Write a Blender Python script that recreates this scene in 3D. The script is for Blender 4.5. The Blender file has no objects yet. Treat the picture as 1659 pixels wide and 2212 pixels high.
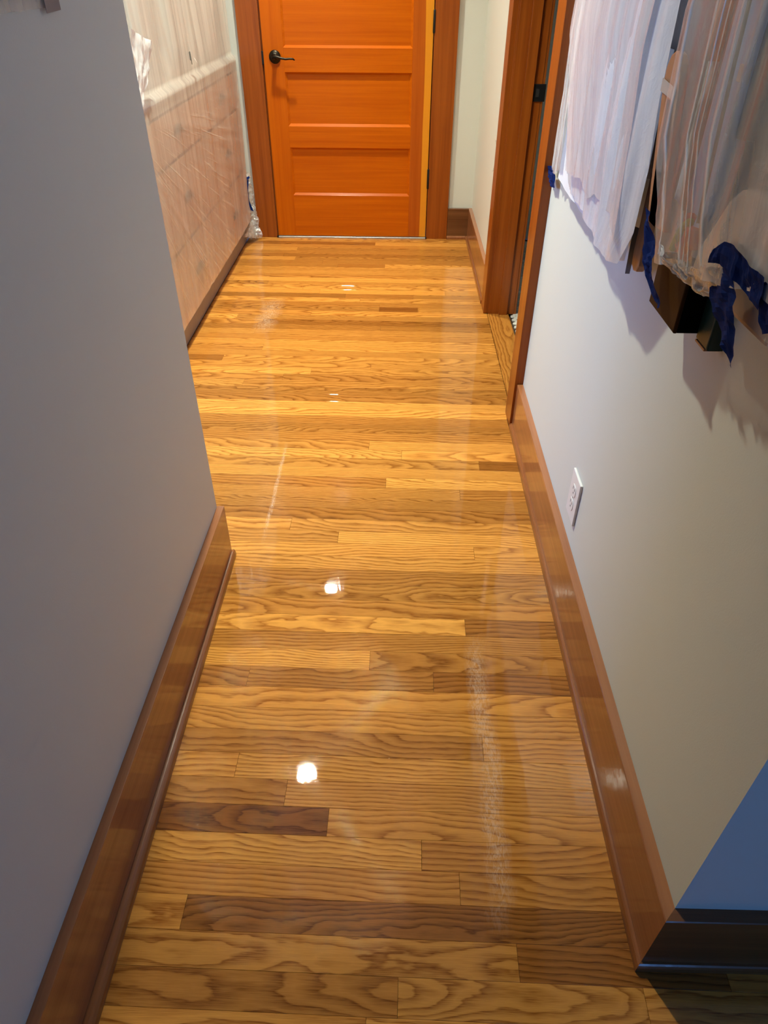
import bpy, bmesh, math, random
from mathutils import Vector, Matrix, noise
random.seed(7)
SC = bpy.context.scene
COL = SC.collection
V = Vector

# ---------------------------------------------------------------- camera, world, light, exposure
cam_d = bpy.data.cameras.new('camera'); cam = bpy.data.objects.new('camera', cam_d); COL.objects.link(cam)
PITCH, YAW, ROLL, FPX = 0.668867, 0.017202, 0.005944, 1487.59
cam.location = (0, 0, 1.29)
cam.rotation_mode = 'XYZ'
cy, sy, cp, sp, cr, sr = math.cos(YAW), math.sin(YAW), math.cos(PITCH), math.sin(PITCH), math.cos(ROLL), math.sin(ROLL)
fwd = V((-sy*cp, cy*cp, -sp)); r0 = V((cy, sy, 0)); u0 = r0.cross(fwd)
rt = r0*cr + u0*sr; up = -r0*sr + u0*cr
cam.matrix_world = Matrix((( rt.x, up.x, -fwd.x, 0), (rt.y, up.y, -fwd.y, 0), (rt.z, up.z, -fwd.z, 1.29), (0, 0, 0, 1)))
cam_d.sensor_fit = 'VERTICAL'; cam_d.sensor_height = 24.0
cam_d.lens = FPX/2212*24.0
cam_d.clip_start = 0.02
SC.camera = cam

world = bpy.data.worlds.new('world'); SC.world = world; world.use_nodes = True
bg = world.node_tree.nodes['Background']
bg.inputs[0].default_value = (0.14, 0.38, 1.0, 1); bg.inputs[1].default_value = 10.5      # blue daylight seen only through the window behind
SC.view_settings.view_transform = 'Standard'; SC.view_settings.look = 'None'
SC.view_settings.gamma = 1.0; SC.view_settings.use_curve_mapping = False
SC.view_settings.exposure = 0.0
LAMP = 3600.0
LAMP_COL = (0.97, 1.0, 0.82)
LAMPS = [(-0.485, 2.208, LAMP), (-0.455, 3.745, LAMP*0.60)]
for px_, py_, pz_, sx_, sz_, rz_ in ((1.3, -3.38, 1.55, 1.1, 1.1, 0), (-2.68, 2.28, 1.5, 1.45, 1.2, -90)):      # window openings: sampling portals for the sky
    portal = bpy.data.lights.new('window_portal', 'AREA'); portal.shape = 'RECTANGLE'; portal.size = sx_; portal.size_y = sz_
    portal.cycles.is_portal = True
    po = bpy.data.objects.new('window_portal', portal); COL.objects.link(po)
    po.location = (px_, py_, pz_); po.rotation_euler = (math.radians(90), 0, math.radians(rz_))
SC.cycles.sample_clamp_indirect = 6.0
SC.cycles.max_bounces = 10; SC.cycles.transparent_max_bounces = 24

# ---------------------------------------------------------------- materials
class NT:
    def __init__(s, name):
        s.m = bpy.data.materials.new(name); s.m.use_nodes = True; s.t = s.m.node_tree
        s.t.nodes.clear(); s.out = s.n('ShaderNodeOutputMaterial')
    def n(s, ty, ins=None, **kw):
        nd = s.t.nodes.new(ty)
        for k, v in kw.items(): setattr(nd, k, v)
        for k, v in (ins or {}).items(): s.set(nd, k, v)
        return nd
    def set(s, nd, k, v):
        sock = nd.inputs[k]
        if hasattr(v, 'outputs'): v = v.outputs[0]
        if isinstance(v, bpy.types.NodeSocket): s.t.links.new(v, sock)
        else: sock.default_value = v
    def math(s, op, a, b=0.0, c=None):
        nd = s.n('ShaderNodeMath', operation=op); s.set(nd, 0, a); s.set(nd, 1, b)
        if c is not None: s.set(nd, 2, c)
        return nd.outputs[0]
    def mix(s, f, a, b, bt='MIX'):
        nd = s.n('ShaderNodeMix', data_type='RGBA', blend_type=bt)
        s.set(nd, 0, f); s.set(nd, 6, a); s.set(nd, 7, b); return nd.outputs[2]
    def ramp(s, f, stops):
        nd = s.n('ShaderNodeValToRGB', {0: f}); e = nd.color_ramp.elements
        while len(e) < len(stops): e.new(0.5)
        for i, (p, c) in enumerate(stops):
            e[i].position = p; e[i].color = (c if isinstance(c, (tuple, list)) else (c, c, c)) + (() if isinstance(c, tuple) and len(c) == 4 else (1,))
        return nd.outputs[0]
    def coords(s, which='Object', scale=(1, 1, 1), loc=(0, 0, 0), src=None):
        if src is None: src = s.n('ShaderNodeTexCoord').outputs[which]
        mp = s.n('ShaderNodeMapping', {'Vector': src, 'Scale': scale, 'Location': loc}); return mp.outputs[0]
    def noise(s, vec, scale=1.0, detail=3.0, rough=0.55, dist=0.0):
        nd = s.n('ShaderNodeTexNoise', {'Vector': vec, 'Scale': scale, 'Detail': detail, 'Roughness': rough, 'Distortion': dist}); return nd.outputs[0]
    def bump(s, h, strength=0.2, dist=0.01, normal=None):
        nd = s.n('ShaderNodeBump', {'Height': h, 'Strength': strength, 'Distance': dist})
        if normal is not None: s.set(nd, 'Normal', normal)
        return nd.outputs[0]
    def bsdf(s, **k):
        nd = s.n('ShaderNodeBsdfPrincipled')
        for a, v in k.items(): s.set(nd, a.replace('_', ' '), v)
        s.t.links.new(nd.outputs[0], s.out.inputs[0]); return nd
def c4(c): return (c[0], c[1], c[2], 1)

def plain(name, col, rough=0.5, metal=0.0, var=0.12, scale=30, coat=0.0, spec=0.5):
    s = NT(name); n = s.noise(s.coords(), scale, 4)
    d = tuple(x*(1-var*2) for x in col)
    s.bsdf(Base_Color=s.mix(n, c4(d), c4(col)), Roughness=rough, Metallic=metal, Coat_Weight=coat, Specular_IOR_Level=spec, Normal=s.bump(s.noise(s.coords(), scale*14, 2), 0.08, 0.002))
    return s.m

def paint(name, col):
    s = NT(name); co = s.coords()
    n = s.noise(co, 2.0, 3)
    s.bsdf(Base_Color=s.mix(n, c4(tuple(x*0.96 for x in col)), c4(col)), Roughness=0.55, Specular_IOR_Level=0.35,
           Normal=s.bump(s.noise(co, 420, 2), 0.10, 0.0015))
    return s.m

def fir(name, light, dark, axis, rough=0.32, coat=0.5, spec=0.2, sap=None, coatr=0.16):
    """straight-grained fir; axis = grain direction 0,1,2"""
    s = NT(name)
    sc = [38, 38, 38]; sc[axis] = 0.9
    sc2 = [240, 240, 240]; sc2[axis] = 5
    co = s.coords(scale=tuple(sc)); n1 = s.noise(co, 1.0, 4, 0.6, 0.4)
    n2 = s.noise(s.coords(scale=tuple(sc2)), 1.0, 3)
    big = s.noise(s.coords(), 2.2, 2)
    f = s.math('ADD', s.math('MULTIPLY', n1, 0.75), s.math('MULTIPLY', n2, 0.25))
    f = s.ramp(f, [(0.34, 0.0), (0.66, 1.0)])
    f = s.math('ADD', s.math('MULTIPLY', f, 0.7), s.math('MULTIPLY', s.math('SUBTRACT', big, 0.25), 0.45))
    col = s.mix(f, c4(dark), c4(light))
    if sap:
        sep = s.n('ShaderNodeSeparateXYZ', {0: s.n('ShaderNodeTexCoord').outputs['Object']})
        w = s.noise(s.coords(scale=(1, 1, 1.2)), 1.0, 2)
        edge = s.math('ADD', sep.outputs[0], s.math('MULTIPLY', s.math('SUBTRACT', w, 0.5), 0.03))
        col = s.mix(s.ramp(s.math('MULTIPLY', s.math('SUBTRACT', edge, sap[0]-0.002), 250.0), [(0.0, 0.0), (1.0, 1.0)]), col, c4(sap[1]))
    b = s.bump(n2, 0.10, 0.001)
    s.bsdf(Base_Color=col, Roughness=rough, Specular_IOR_Level=spec, Coat_Weight=coat, Coat_Roughness=coatr, Normal=b, Coat_Normal=s.bump(s.noise(s.coords(), 26, 2), 0.05, 0.01))
    return s.m

def oak():
    s = NT('oak_board')
    oi = s.n('ShaderNodeObjectInfo'); sep = s.n('ShaderNodeSeparateColor', {0: oi.outputs['Color']})
    tone, fig, seed = sep.outputs[0], sep.outputs[1], sep.outputs[2]
    tc = s.n('ShaderNodeTexCoord').outputs['Object']
    so = s.math('MULTIPLY', seed, 97.0)
    off = s.n('ShaderNodeCombineXYZ', {0: so, 1: s.math('MULTIPLY', seed, 41.0), 2: s.math('MULTIPLY', seed, 13.0)})
    p = s.n('ShaderNodeVectorMath', {0: tc, 1: off}, operation='ADD').outputs[0]
    xyz = s.n('ShaderNodeSeparateXYZ', {0: tc}); X, Y = xyz.outputs[0], xyz.outputs[1]
    xs = s.n('ShaderNodeSeparateXYZ', {0: p}).outputs[0]
    # rings of the log cut by the board: tilted, wandering axis gives cathedral arches; far axis gives straight rift grain
    wn = lambda sc, sh: s.math('SUBTRACT', s.noise(s.n('ShaderNodeVectorMath', {0: s.coords(scale=sc, src=p), 1: (sh, sh, 0)}, operation='ADD').outputs[0], 1.0, 2), 0.5)
    y0 = s.math('MULTIPLY', s.math('SUBTRACT', fig, 0.5), 0.17)
    yy = s.math('ADD', s.math('SUBTRACT', Y, y0), s.math('MULTIPLY', wn((2.6, 1.0, 1), 0), 0.040))
    rnd2 = s.math('FRACT', s.math('MULTIPLY', seed, 17.31))
    t0 = s.math('SUBTRACT', rnd2, 0.5); tilt = s.math('ADD', s.math('MULTIPLY', t0, 0.11), s.math('MULTIPLY', s.math('SIGN', t0), 0.015)); d0 = s.math('ADD', 0.035, s.math('MULTIPLY', s.math('FRACT', s.math('MULTIPLY', seed, 53.77)), 0.07))
    depth = s.math('ADD', s.math('MULTIPLY_ADD', tilt, X, d0), s.math('ADD', s.math('MULTIPLY', wn((2.2, 2.0, 1), 7.3), 0.055), s.math('MULTIPLY', wn((9.0, 26.0, 1), 3.1), 0.012)))
    r = s.math('SQRT', s.math('ADD', s.math('MULTIPLY', yy, yy), s.math('MULTIPLY', depth, depth)))
    r = s.math('ADD', r, s.math('MULTIPLY', wn((22, 120, 1), 1.7), 0.0032))
    ring = s.math('FRACT', s.math('DIVIDE', r, s.math('ADD', 0.0052, s.math('MULTIPLY', seed, 0.0045))))
    ringf = s.ramp(ring, [(0.0, 0.25), (0.10, 1.0), (0.34, 0.55), (0.72, 0.10), (1.0, 0.22)])
    pores = s.noise(s.coords(scale=(24, 1100, 1), src=p), 1.0, 2, 0.6)
    poref = s.ramp(pores, [(0.42, 1.0), (0.58, 0.0)])
    streak = s.noise(s.coords(scale=(1.6, 55, 1), src=p), 1.0, 3)
    f = s.math('ADD', s.math('MULTIPLY', ringf, s.math('ADD', 0.55, s.math('MULTIPLY', poref, 0.35))), s.math('MULTIPLY', poref, 0.12))
    f = s.math('ADD', f, s.math('MULTIPLY', s.math('SUBTRACT', streak, 0.5), 0.42))
    n = s.n('ShaderNodeClamp', {0: f})
    lightc = s.mix(tone, (0.250, 0.082, 0.014, 1), (0.880, 0.415, 0.080, 1))
    darkc = s.mix(tone, (0.060, 0.016, 0.003, 1), (0.320, 0.094, 0.010, 1))
    col = s.mix(n, lightc, darkc)
    # warm/cool drift from stick to stick
    col = s.mix(s.math('MULTIPLY', seed, 0.35), col, s.mix(1.0, col, (1.0, 0.82, 0.72, 1), 'MULTIPLY'))
    geo = s.n('ShaderNodeNewGeometry').outputs['Position']
    dust = s.noise(s.coords(scale=(1, 1, 1), src=geo), 520, 1, 0.5)
    wave = s.noise(s.coords(scale=(13, 5, 1), src=geo), 1.0, 3, 0.6, 0.6)
    # lap marks left in the fresh varnish: narrow wandering ridges, their pale glare painted into the colour
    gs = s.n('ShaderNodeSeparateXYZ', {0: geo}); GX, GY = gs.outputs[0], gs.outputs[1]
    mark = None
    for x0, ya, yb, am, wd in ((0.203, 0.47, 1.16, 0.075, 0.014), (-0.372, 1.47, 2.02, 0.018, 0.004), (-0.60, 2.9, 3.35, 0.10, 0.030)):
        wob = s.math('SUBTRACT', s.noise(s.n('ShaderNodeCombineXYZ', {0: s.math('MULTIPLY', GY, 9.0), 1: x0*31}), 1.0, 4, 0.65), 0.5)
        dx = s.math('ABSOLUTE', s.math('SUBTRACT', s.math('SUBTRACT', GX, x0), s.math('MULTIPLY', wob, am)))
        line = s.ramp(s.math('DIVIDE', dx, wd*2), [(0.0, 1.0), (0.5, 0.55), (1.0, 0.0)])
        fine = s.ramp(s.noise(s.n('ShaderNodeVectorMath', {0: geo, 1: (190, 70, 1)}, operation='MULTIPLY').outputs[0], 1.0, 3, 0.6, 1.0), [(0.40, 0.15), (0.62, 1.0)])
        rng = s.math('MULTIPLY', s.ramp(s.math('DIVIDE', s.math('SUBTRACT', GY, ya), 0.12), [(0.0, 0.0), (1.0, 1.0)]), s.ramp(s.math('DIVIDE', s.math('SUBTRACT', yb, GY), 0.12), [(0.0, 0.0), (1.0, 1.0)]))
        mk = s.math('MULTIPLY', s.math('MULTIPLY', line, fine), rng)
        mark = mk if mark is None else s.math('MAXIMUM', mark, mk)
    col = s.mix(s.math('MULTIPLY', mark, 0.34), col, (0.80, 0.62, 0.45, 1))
    nb = s.bump(s.math('SUBTRACT', 1.0, f), 0.05, 0.0008)
    cn = s.bump(s.math('ADD', s.ramp(dust, [(0.60, 0.0), (0.68, 1.0)]), s.math('MULTIPLY', mark, 2.0)), 0.16, 0.0005, s.bump(pores, 0.008, 0.0006, s.bump(wave, 0.045, 0.006)))
    s.bsdf(Base_Color=col, Roughness=0.38, Coat_Weight=1.0, Coat_Roughness=0.012, Coat_IOR=1.42, Normal=nb, Coat_Normal=cn, Specular_IOR_Level=0.0)
    return s.m

def film(name, tint, lo, hi, su=55, sv=1.6, gloss=0.12, angle=0.0, crumple=0.0, fan=False, pleats=None):
    """thin plastic masking film: clear where taut, milky along its folds"""
    s = NT(name)
    uv = s.n('ShaderNodeTexCoord').outputs['UV']
    mp = s.n('ShaderNodeMapping', {'Vector': uv, 'Rotation': (0, 0, angle), 'Scale': (su, sv, 1)}).outputs[0]
    n1 = s.noise(mp, 1.0, 4, 0.6, 0.3)
    mp2 = s.n('ShaderNodeMapping', {'Vector': uv, 'Rotation': (0, 0, angle*0.6), 'Scale': (su*0.28, sv*0.8, 1)}).outputs[0]
    n2 = s.noise(mp2, 1.0, 3, 0.5, 0.5)
    n3 = s.noise(s.coords(), 45, 4, 0.6, 1.2)
    f = s.math('ADD', s.math('MULTIPLY', n1, 0.5), s.math('MULTIPLY', n2, 0.5))
    if fan:      # creases radiating from the near end of the counter edge, over the lower half
        sp = s.n('ShaderNodeSeparateXYZ', {0: s.n('ShaderNodeTexCoord').outputs['Object']})
        dy = s.math('SUBTRACT', sp.outputs[1], 2.25); dz = s.math('SUBTRACT', 1.02, sp.outputs[2])
        ang = s.math('ARCTAN2', dz, dy); rad = s.math('SQRT', s.math('ADD', s.math('MULTIPLY', dy, dy), s.math('MULTIPLY', dz, dz)))
        fc = s.n('ShaderNodeCombineXYZ', {0: s.math('MULTIPLY', ang, 70.0), 1: s.math('MULTIPLY', rad, 2.2)})
        n4 = s.noise(fc, 1.0, 3, 0.6, 0.2)
        line = s.ramp(n4, [(0.56, 0.0), (0.70, 1.0)])
        low = s.math('MULTIPLY', s.ramp(sp.outputs[2], [(0.74, 1.0), (0.86, 0.0)]), s.ramp(s.math('MULTIPLY', sp.outputs[1], 0.2), [(0.70, 1.0), (0.80, 0.15)]))
        f = s.math('ADD', s.math('MULTIPLY', f, s.math('SUBTRACT', 1.0, s.math('MULTIPLY', low, 0.45))), s.math('MULTIPLY', low, s.math('ADD', 0.19, s.math('MULTIPLY', line, 0.26))))
        n1 = s.math('ADD', n1, s.math('MULTIPLY', s.math('MULTIPLY', line, low), 0.8))
        upz = s.ramp(sp.outputs[2], [(0.90, 0.0), (0.96, 1.0)])
    if crumple: f = s.math('ADD', s.math('MULTIPLY', f, 1-crumple), s.math('MULTIPLY', n3, crumple))
    op = s.ramp(f, [(0.32, lo), (0.66, hi)])
    if fan: op = s.math('ADD', op, s.math('MULTIPLY', upz, 0.18))      # more opaque above the counter
    if pleats:   # gathered folds: a few dense white lines down an otherwise clear sheet
        op = s.ramp(f, [(0.36, lo), (0.58, lo + (hi-lo)*0.45), (0.70, hi)])
        su_ = s.n('ShaderNodeSeparateXYZ', {0: uv})
        wob = s.math('MULTIPLY', s.math('SUBTRACT', s.noise(s.n('ShaderNodeCombineXYZ', {0: 3.3, 1: s.math('MULTIPLY', su_.outputs[1], 3.0)}), 1.0, 2), 0.5), 0.025)
        for u0, w in pleats:
            d = s.math('ABSOLUTE', s.math('ADD', s.math('SUBTRACT', su_.outputs[0], u0), wob))
            ln = s.ramp(s.math('DIVIDE', d, w), [(0.0, 0.55), (0.4, 0.30), (1.0, 0.0)])
            op = s.math('ADD', op, ln); n1 = s.math('ADD', n1, ln)
    h = s.math('ADD', n1, s.math('MULTIPLY', n3, 0.5 + crumple*3))
    nb = s.bump(h, 0.35, 0.006)
    tr = s.n('ShaderNodeBsdfTransparent', {0: (0.97, 0.96, 0.95, 1)})
    df = s.n('ShaderNodeBsdfDiffuse', {0: c4(tint), 'Normal': nb})
    tl = s.n('ShaderNodeBsdfTranslucent', {0: c4(tint), 'Normal': nb})
    gl = s.n('ShaderNodeBsdfGlossy', {0: (1, 1, 1, 1), 'Roughness': 0.22, 'Normal': nb})
    milk = s.n('ShaderNodeMixShader', {0: 0.22, 1: df, 2: tl})
    body = s.n('ShaderNodeMixShader', {0: op, 1: tr, 2: milk})
    fr = s.n('ShaderNodeFresnel', {'IOR': 1.4, 'Normal': nb})
    a = s.n('ShaderNodeMixShader', {0: s.math('ADD', s.math('MULTIPLY', fr, 0.6), gloss*0.2), 1: body, 2: gl})
    s.t.links.new(a.outputs[0], s.out.inputs[0])
    return s.m

def emit(name, col, st):
    s = NT(name); e = s.n('ShaderNodeEmission', {0: c4(col), 1: st}); s.t.links.new(e.outputs[0], s.out.inputs[0]); return s.m

M = {}
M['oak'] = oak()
M['wall'] = paint('wall_paint', (0.66, 0.67, 0.60))
M['wall_low_bounce'] = paint('low_bounce_wall_paint', (0.20, 0.20, 0.20))  # for unseen near-room walls, coloured dark to cut bounced light
M['ceil'] = paint('ceiling_paint', (0.75, 0.74, 0.70))
M['subfloor'] = plain('subfloor', (0.06, 0.03, 0.012), 0.8)
FL, FD = (0.60, 0.135, 0.0025), (0.42, 0.074, 0.001)
M['fir_v'] = fir('fir_upright', FL, FD, 2, coat=0.07, spec=0.1)
M['fir_h'] = fir('fir_level', FL, FD, 0, coat=0.07, spec=0.1)
M['fir_sap'] = fir('fir_with_sapwood', (0.50, 0.115, 0.010), (0.34, 0.062, 0.004), 2, coat=0.07, spec=0.1, sap=(0.126, (0.70, 0.265, 0.018)))
M['casing'] = fir('casing_fir', (0.38, 0.098, 0.010), (0.19, 0.038, 0.004), 2, coat=0.2)
M['casing_h'] = fir('casing_fir_level', (0.40, 0.105, 0.016), (0.20, 0.040, 0.006), 0)
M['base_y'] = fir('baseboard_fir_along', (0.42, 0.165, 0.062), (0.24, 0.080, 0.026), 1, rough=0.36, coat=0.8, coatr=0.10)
M['base_x_shade'] = fir('baseboard_fir_across_shaded', (0.20, 0.080, 0.028), (0.09, 0.032, 0.010), 0, rough=0.36, coat=0.6)  # darker copy of the baseboard fir, shade put into the colour
M['shoe_y'] = fir('shoe_fir_along', (0.34, 0.120, 0.036), (0.18, 0.055, 0.015), 1, rough=0.34, coat=0.8, coatr=0.12)
M['toe'] = plain('grey_brown_toe_board', (0.40, 0.34, 0.30), 0.5)
M['cab'] = fir('cabinet_fir', (0.74, 0.42, 0.21), (0.56, 0.28, 0.125), 1, coat=0.2)
M['counter'] = plain('counter_stone', (0.62, 0.52, 0.42), 0.35)
M['bronze'] = plain('dark_bronze', (0.035, 0.028, 0.020), 0.32, 0.9)
M['black'] = plain('black_metal', (0.008, 0.008, 0.008), 0.45, 0.3)
M['alu'] = plain('brushed_sill', (0.55, 0.55, 0.54), 0.35, 0.6)
M['white_plastic'] = plain('outlet_white', (0.78, 0.77, 0.74), 0.35, var=0.01)
M['dark'] = plain('dark_slot', (0.02, 0.018, 0.016), 0.7)
M['tile'] = plain('white_tile', (0.72, 0.70, 0.62), 0.3, var=0.02)
M['grout'] = plain('dark_grout', (0.10, 0.09, 0.08), 0.9)
M['film_c'] = film('masking_film_cabinet', (0.98, 0.92, 0.83), 0.24, 0.56, 46, 1.1, 0.2, 0.1, 0.0, True)
M['film_w'] = film('masking_film_white', (0.96, 0.95, 0.95), 0.60, 0.92, 26, 1.0, 0.2, 0.03)
M['film_o'] = film('masking_film_beige', (0.95, 0.88, 0.83), 0.35, 0.70, 22, 0.8, 0.3, 0.02)
M['film_t'] = film('masking_film_clear', (0.98, 0.97, 0.95), 0.17, 0.55, 9, 0.5, 0.3, -0.03, 0.0, False, [(0.19, 0.010), (0.225, 0.006), (0.26, 0.008), (0.33, 0.012), (0.05, 0.012)])
M['film_x'] = film('masking_film_crumpled', (0.88, 0.84, 0.78), 0.10, 0.66, 9, 5, 0.5, 0.3, 0.6)
M['paper'] = plain('white_sheet', (0.80, 0.79, 0.80), 0.55, var=0.02)
M['tape'] = plain('blue_tape', (0.007, 0.034, 0.21), 0.8, spec=0.15, var=0.12)
M['masking'] = plain('pinkish_tape', (0.30, 0.24, 0.22), 0.6)
M['brownwood'] = fir('brown_board', (0.50, 0.28, 0.15), (0.34, 0.16, 0.075), 2, coat=0.2)
M['boxbrown'] = plain('dark_brown_leatherette', (0.050, 0.018, 0.002), 0.6, spec=0.1)
M['boxbrown_shade'] = plain('shaded_brown_leatherette', (0.004, 0.003, 0.002), 0.7, spec=0.05)  # same leatherette as the front, lack of lamplight put into the colour
M['green'] = plain('dark_green_enamel', (0.006, 0.035, 0.024), 0.4)
M['tan'] = plain('tan_canvas', (0.85, 0.65, 0.48), 0.85)
M['taupe'] = plain('taupe_cloth', (0.78, 0.66, 0.55), 0.9)
M['palecl'] = plain('pale_cloth', (0.60, 0.56, 0.52), 0.9)
M['greycl'] = plain('grey_cloth', (0.30, 0.29, 0.29), 0.9)
M['navy'] = plain('navy_cloth', (0.025, 0.035, 0.055), 0.9)
M['bluefab'] = plain('light_blue_nylon', (0.34, 0.48, 0.68), 0.35)
M['label'] = plain('pale_label', (0.60, 0.50, 0.42), 0.6)
M['strap'] = plain('grey_webbing', (0.20, 0.20, 0.21), 0.7)
M['red'] = plain('red_cord', (0.50, 0.03, 0.02), 0.6)
M['lime'] = plain('lime_cord', (0.30, 0.42, 0.03), 0.6)
M['rust'] = plain('rust_cloth', (0.42, 0.13, 0.04), 0.9)
M['bafflem'] = plain('light_baffle', (0.25, 0.25, 0.25), 0.6)
M['trimring'] = plain('white_trim_ring', (0.8, 0.8, 0.78), 0.4)

# ---------------------------------------------------------------- mesh helpers
def link(name, bm, mat, parent=None, smooth=False):
    me = bpy.data.meshes.new(name); bm.normal_update(); bm.to_mesh(me); bm.free()
    o = bpy.data.objects.new(name, me); COL.objects.link(o)
    for m in (mat if isinstance(mat, (list, tuple)) else [mat]): me.materials.append(m)
    if smooth:
        for p in me.polygons: p.use_smooth = True
    if parent: o.parent = parent; o.matrix_parent_inverse = parent.matrix_world.inverted()
    return o
def empty(name, loc=(0, 0, 0)):
    o = bpy.data.objects.new(name, None); COL.objects.link(o); o.location = loc; o.empty_display_size = 0.05
    o.matrix_world = Matrix.Translation(loc); return o
def tag(o, label=None, cat=None, group=None, kind=None):
    if label: o['label'] = label
    if cat: o['category'] = cat
    if group: o['group'] = group
    if kind: o['kind'] = kind
    return o
def hexa(bm, lo, hi):
    """lo/hi: four (x,y) corners with z range -> prism; simple axis box when given two triples"""
    x0, y0, z0 = lo; x1, y1, z1 = hi
    vs = [bm.verts.new(p) for p in ((x0, y0, z0), (x1, y0, z0), (x1, y1, z0), (x0, y1, z0), (x0, y0, z1), (x1, y0, z1), (x1, y1, z1), (x0, y1, z1))]
    for f in ((0, 3, 2, 1), (4, 5, 6, 7), (0, 1, 5, 4), (1, 2, 6, 5), (2, 3, 7, 6), (3, 0, 4, 7)): bm.faces.new([vs[i] for i in f])
    return vs
def box_bm(lo, hi, bev=0.0, seg=2):
    bm = bmesh.new()
    lo2 = tuple(min(a, b) for a, b in zip(lo, hi)); hi2 = tuple(max(a, b) for a, b in zip(lo, hi))
    hexa(bm, lo2, hi2)
    if bev: bmesh.ops.bevel(bm, geom=bm.edges[:], offset=bev, segments=seg, affect='EDGES', profile=0.6)
    return bm
def box(name, lo, hi, mat, parent=None, bev=0.0, seg=2): return link(name, box_bm(lo, hi, bev, seg), mat, parent)
def boxes(name, lst, mat, parent=None):
    bm = bmesh.new()
    for lo, hi in lst: hexa(bm, lo, hi)
    return link(name, bm, mat, parent)
def prism(name, poly, axis, a, b, mat, parent=None, bev=0.0, smooth=False):
    """extrude 2D poly along axis (0,1,2) from a to b"""
    bm = bmesh.new(); n = len(poly)
    def P(p, t):
        q = [p[0], p[1]]; q.insert(axis, t); return q
    A = [bm.verts.new(P(p, a)) for p in poly]; B = [bm.verts.new(P(p, b)) for p in poly]
    bm.faces.new(A); bm.faces.new(B[::-1])
    for i in range(n): bm.faces.new([A[i], B[i], B[(i+1) % n], A[(i+1) % n]][::-1])
    bmesh.ops.recalc_face_normals(bm, faces=bm.faces[:])
    if bev: bmesh.ops.bevel(bm, geom=bm.edges[:], offset=bev, segments=2, affect='EDGES', profile=0.6)
    return link(name, bm, mat, parent, smooth)
def sweep(name, sect, p0, p1, nrm, mat, parent=None, mitre=0.0):
    """profile sect [(out,z)] swept from p0 to p1 (xy), out along nrm (xy)"""
    bm = bmesh.new(); n = len(sect)
    ln = math.hypot(p1[0]-p0[0], p1[1]-p0[1]); dx, dy = (p1[0]-p0[0])/ln*mitre, (p1[1]-p0[1])/ln*mitre
    A = [bm.verts.new((p0[0]+nrm[0]*o-dx*o, p0[1]+nrm[1]*o-dy*o, z)) for o, z in sect]
    B = [bm.verts.new((p1[0]+nrm[0]*o, p1[1]+nrm[1]*o, z)) for o, z in sect]
    bm.faces.new(A); bm.faces.new(B[::-1])
    for i in range(n): bm.faces.new([A[i], B[i], B[(i+1) % n], A[(i+1) % n]])
    bmesh.ops.recalc_face_normals(bm, faces=bm.faces[:])
    return link(name, bm, mat, parent)
def tube(name, pts, rad, mat, parent=None, n=8):
    pts = [V(p) for p in pts]; bm = bmesh.new(); rings = []
    rads = rad if isinstance(rad, (list, tuple)) else [rad]*len(pts)
    for i, p in enumerate(pts):
        t = (pts[min(i+1, len(pts)-1)] - pts[max(i-1, 0)]).normalized()
        a = t.orthogonal().normalized() if i == 0 else (rings[-1][1] - t*rings[-1][1].dot(t)).normalized()
        b = t.cross(a)
        rings.append(([bm.verts.new(p + (a*math.cos(2*math.pi*k/n) + b*math.sin(2*math.pi*k/n))*rads[i]) for k in range(n)], a))
    for r0, r1 in zip(rings, rings[1:]):
        for k in range(n): bm.faces.new([r0[0][k], r0[0][(k+1) % n], r1[0][(k+1) % n], r1[0][k]])
    bm.faces.new(rings[0][0][::-1]); bm.faces.new(rings[-1][0])
    bmesh.ops.recalc_face_normals(bm, faces=bm.faces[:])
    return link(name, bm, mat, parent, True)
def lathe(name, prof, base, axis, mat, parent=None, n=28, caps=True):
    """prof [(r,h)] about axis vector from base"""
    ax = V(axis).normalized(); a = ax.orthogonal().normalized(); b = ax.cross(a); base = V(base); bm = bmesh.new(); R = []
    for r, h in prof: R.append([bm.verts.new(base + ax*h + (a*math.cos(2*math.pi*k/n) + b*math.sin(2*math.pi*k/n))*max(r, 1e-5)) for k in range(n)])
    for r0, r1 in zip(R, R[1:]):
        for k in range(n): bm.faces.new([r0[k], r0[(k+1) % n], r1[(k+1) % n], r1[k]])
    if caps: bm.faces.new(R[0][::-1]); bm.faces.new(R[-1])
    bmesh.ops.recalc_face_normals(bm, faces=bm.faces[:])
    return link(name, bm, mat, parent, True)
def poly_at(pl, t):
    L = [0]
    for a, b in zip(pl, pl[1:]): L.append(L[-1] + math.dist(a, b))
    d = t*L[-1]
    for i in range(len(pl)-1):
        if d <= L[i+1] + 1e-9:
            k = (d-L[i])/max(L[i+1]-L[i], 1e-9); return [x+(y-x)*k for x, y in zip(pl[i], pl[i+1])]
    return list(pl[-1])
def coons(top, bot, left, right, u, v):
    T, B, Lf, Rg = poly_at(top, u), poly_at(bot, u), poly_at(left, v), poly_at(right, v)
    c00, c10, c01, c11 = top[0], top[-1], bot[0], bot[-1]
    return [(1-v)*T[i]+v*B[i]+(1-u)*Lf[i]+u*Rg[i]-((1-u)*(1-v)*c00[i]+u*(1-v)*c10[i]+(1-u)*v*c01[i]+u*v*c11[i]) for i in range(len(T))]
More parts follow.
